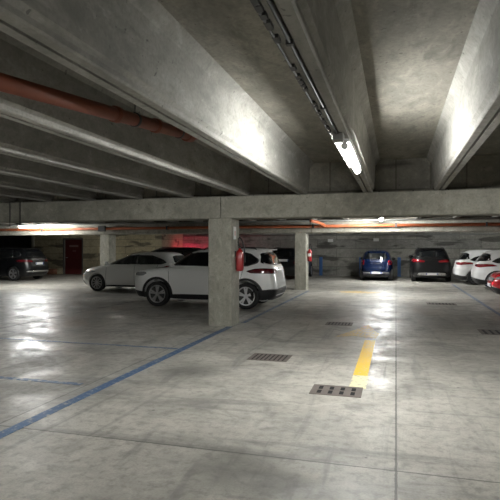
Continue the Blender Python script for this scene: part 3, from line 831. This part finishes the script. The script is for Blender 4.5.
def mini_spec(paint):
    sh = [(.17, 1.60, -1.62, .70, 3.6, 4), (.23, 1.68, -1.71, .755, 3.6, 4), (.35, 1.74, -1.77, .80, 3.6, 4), (.48, 1.765, -1.79, .813, 3.6, 4), (.60, 1.75, -1.78, .815, 3.4, 4),
          (.72, 1.70, -1.745, .81, 3.2, 4), (.82, 1.56, -1.72, .80, 3.2, 4), (.88, 1.36, -1.705, .79, 3.4, 4), (.93, 1.12, -1.69, .775, 4, 4), (.98, .93, -1.67, .755, 4, 4),
          (1.07, .74, -1.62, .72, 4, 4), (1.18, .52, -1.555, .68, 4, 4), (1.29, .30, -1.48, .635, 4, 4), (1.38, .10, -1.40, .585, 4, 4), (1.44, -.10, -1.30, .51, 3.5, 3.5),
          (1.475, -.30, -1.12, .40, 3, 3), (1.49, -.5, -.95, .22, 3, 3)]
    return dict(shell=sh, paint=paint, r=.295, axles=(1.13, -1.17), rim=(7, .035, 0),
        side_windows=[[(.72, 1.0), (.55, 1.10), (.22, 1.30), (-.10, 1.37), (-.38, 1.385), (-.42, 1.0)], [(-.50, 1.0), (-.46, 1.38), (-.85, 1.34), (-1.15, 1.02)]],
        windshield=[(-.9, 1.0), (.9, 1.0), (.86, 1.38), (-.86, 1.38)],
        rear_window=[(-.80, 1.05), (.80, 1.05), (.72, 1.37), (-.72, 1.37)],
        side=[('sill_trim', [(-.83, .19), (-.83, .27), (.80, .27), (.80, .19)], M['black_plastic'], 'dark sill')],
        rear=[('tail_lamp', [(.72, .78), (.72, 1.0), (.93, 1.0), (.93, .78)], M['lamp_red'], 'upright red tail lamp', True),
              ('tail_lamp_centre', [(.78, .85), (.78, .93), (.88, .93), (.88, .85)], M['blue_car'], 'body coloured centre of the lamp', True),
              ('chrome_strip', [(-.82, .37), (-.82, .42), (.82, .42), (.82, .37)], M['chrome'], 'bright bumper strip', False),
              ('rear_bumper', [(-.93, .18), (-.95, .30), (.95, .30), (.93, .18)], M['black_plastic'], 'black lower bumper', False),
              ('tailgate_trim', [(-.33, .83), (-.33, .87), (.33, .87), (.33, .83)], M['chrome'], 'chrome handle strip', False)],
        front=[('head_lamp', [(.68, .66), (.68, .80), (.9, .80), (.9, .66)], M['lamp_clear'], None, True), ('front_bumper', [(-.8, .20), (-.75, .36), (.75, .36), (.8, .20)], M['black_plastic'], None, False)],
        seams=[(.82, .80, .25, .95), (-.48, -.48, .25, 1.0)], handles=[(-.30, .88)], mirror=(.62, .99), mirror_mat=M['black_plastic'], plate=[(False, .40), (True, .45)],
        spoiler=(-1.26, 1.455, .42, .16), wiper=1.07, antenna=[(-1.0, 1.48)])

# white off-roader behind the nearest column
make_car('white off-roader with black roof rails and arch trims, partly behind the nearest column', 'car', (-4.98, 13.66, 0), PI, shorten_tail(suv_spec(M['white_car'], plate=[(True, .50)], rear_window=[(-.955, 1.15), (.955, 1.15), (.90, 1.50), (-.90, 1.50)]), .915))
# silver hatchback
make_car('silver grey hatchback facing left, behind the white off-roader', 'car', (-9.40, 17.55, 0), PI, hatch_spec(M['silver_car'], glass=M['glass_clear'], spoiler=None))
# blue mini hatch
make_car('small rounded dark blue hatchback seen from behind at the back wall', 'car', (-.93, 27.25, 0), PI/2, mini_spec(M['blue_car']))
# black suv at back wall
blk = suv_spec(M['grey_car'], arch_trim=False, rail_mat=M['black_plastic'],
    rear=[('tail_lamp', [(.34, .93), (.34, 1.0), (.60, 1.06), (.97, 1.10), (.985, .98), (.97, .92)], M['lamp_red'], 'red tail lamp', True),
          ('rear_bumper', [(-.97, .22), (-.985, .42), (.985, .42), (.97, .22)], M['black_plastic'], 'black lower bumper', False),
          ('bumper_strip', [(-.72, .31), (-.64, .45), (.64, .45), (.72, .31)], M['steel'], 'bright silver bumper insert', False)], plate=[(False, .40), (True, .50)])
make_car('black off-roader seen from behind at the back wall, right of the small blue car', 'car', (1.60, 27.35, 0), PI/2, blk)
# dark hatch, half hidden
make_car('dark car with white plate between the off-roader tail and the distant column', 'car', (-5.45, 27.3, 0), PI/2, suv_spec(M['black_car'], arch_trim=False, plate=[(False, .98), (True, .5)], rear=[('tail_lamp', [(.60, .80), (.60, .95), (.97, .98), (.97, .82)], M['lamp_dark_red'], 'dark tail lamp', True)]))
# black car, far left
make_car('black estate car at the far left with its tail toward the camera, in deep shade', 'car', (-19.2, 21.75, 0), PI-.06, suv_spec(M['black_car'], arch_trim=False, rim_mat=M['alloy'], rear=[('tail_lamp', [(.45, .90), (.50, 1.0), (.97, 1.04), (.98, .92)], M['lamp_dark_red'], 'dark red tail lamp', True), ('bumper_strip', [(-.85, .42), (-.80, .50), (.80, .50), (.85, .42)], M['chrome'], 'bright bumper strip', False)], plate=[(False, .84), (True, .5)]))
# dark car behind the silver one
make_car('dark car whose roof and rails show above the silver hatchback', 'car', (-10.35, 21.9, 0), PI, suv_spec(M['black_car'], rail_mat=M['black_plastic'], plate=[(True, .5)]))
# reversed-in car with lit tail lamps glowing on the back wall
lit = suv_spec(M['black_car'], arch_trim=False, plate=[(True, .5)], rear=[('tail_lamp', [(.70, .90), (.72, 1.36), (.95, 1.36), (.97, .90)], M['lamp_lit'], 'lit red tail lamp', True), ('brake_lamp', [(-.3, 1.49), (-.3, 1.53), (.3, 1.53), (.3, 1.49)], M['lamp_lit'], 'lit high red lamp', False)])
make_car('dark car backed toward the rear wall, red lamps glowing on the wall', 'car', (-12.2+.35, 26.75, 0), -PI/2, lit)
# right row
wh = hatch_spec(M['white_bright'], rear=[('tail_lamp', [(.35, .90), (.38, .97), (.97, 1.00), (.985, .90), (.80, .85)], M['lamp_red'], 'red tail lamp', True), ('rear_bumper', [(-.93, .18), (-.96, .36), (-.6, .44), (.6, .44), (.96, .36), (.93, .18)], M['black_plastic'], 'black lower bumper', False)], rear_window=[(-.97, 1.07), (.97, 1.07), (.90, 1.40), (-.90, 1.40)], spoiler=(-1.45, 1.43, .5, .30), plate=[(True, .45)], rim_mat=M['alloy_dark'])
for k in range(len(wh['shell'])): wh['shell'][k] = (wh['shell'][k][0]*1.045, *wh['shell'][k][1:])
make_car('white hatchback farthest back in the right hand row, tail toward the aisle', 'car', (4.60, 24.75, 0), 0, wh)
wh2 = dict(wh); wh2['side'] = [('sill_trim', [(-.93, .19), (-.93, .36), (.90, .36), (.90, .19)], M['black_plastic'], 'black sill')]
wh2['arch_trim'] = True
make_car('white car with black lower bumper between the other white car and the red car', 'car', (5.02, 22.05, 0), 0, wh2)
make_car('bright red car cut by the right picture edge', 'car', (4.92, 17.45, 0), PI, hatch_spec(M['red_car']))

# ------------------------------------------------------------------ red glow on the wall, an added point light standing in for tail lamps
L = bpy.data.lights.new('tail_glow_helper', 'POINT'); L.energy = 1.7; L.color = (1, .05, .14); L.shadow_soft_size = .08
lo = bpy.data.objects.new('tail_glow_helper', L); lo.location = (-12.15, 29.45, 1.38); COL.objects.link(lo)

# ------------------------------------------------------------------ world, camera, view
wd = bpy.data.worlds.new('world'); scene.world = wd; wd.use_nodes = True
wd.node_tree.nodes['Background'].inputs[0].default_value = (.5, .52, .5, 1)
wd.node_tree.nodes['Background'].inputs[1].default_value = 0.0

cam = bpy.data.cameras.new('camera'); cam.lens = 36*512/500; cam.sensor_width = 36; cam.sensor_fit = 'HORIZONTAL'
cam.shift_y = -.004; cam.clip_start = .05; cam.clip_end = 200
co = bpy.data.objects.new('camera', cam); COL.objects.link(co)
co.location = (0, 0, 1.6); co.rotation_euler = (PI/2, 0, math.atan(146/512))
scene.camera = co
vs = scene.view_settings
vs.view_transform = 'Standard'; vs.look = 'None'; vs.gamma = 1; vs.use_curve_mapping = False
vs.exposure = 1.95
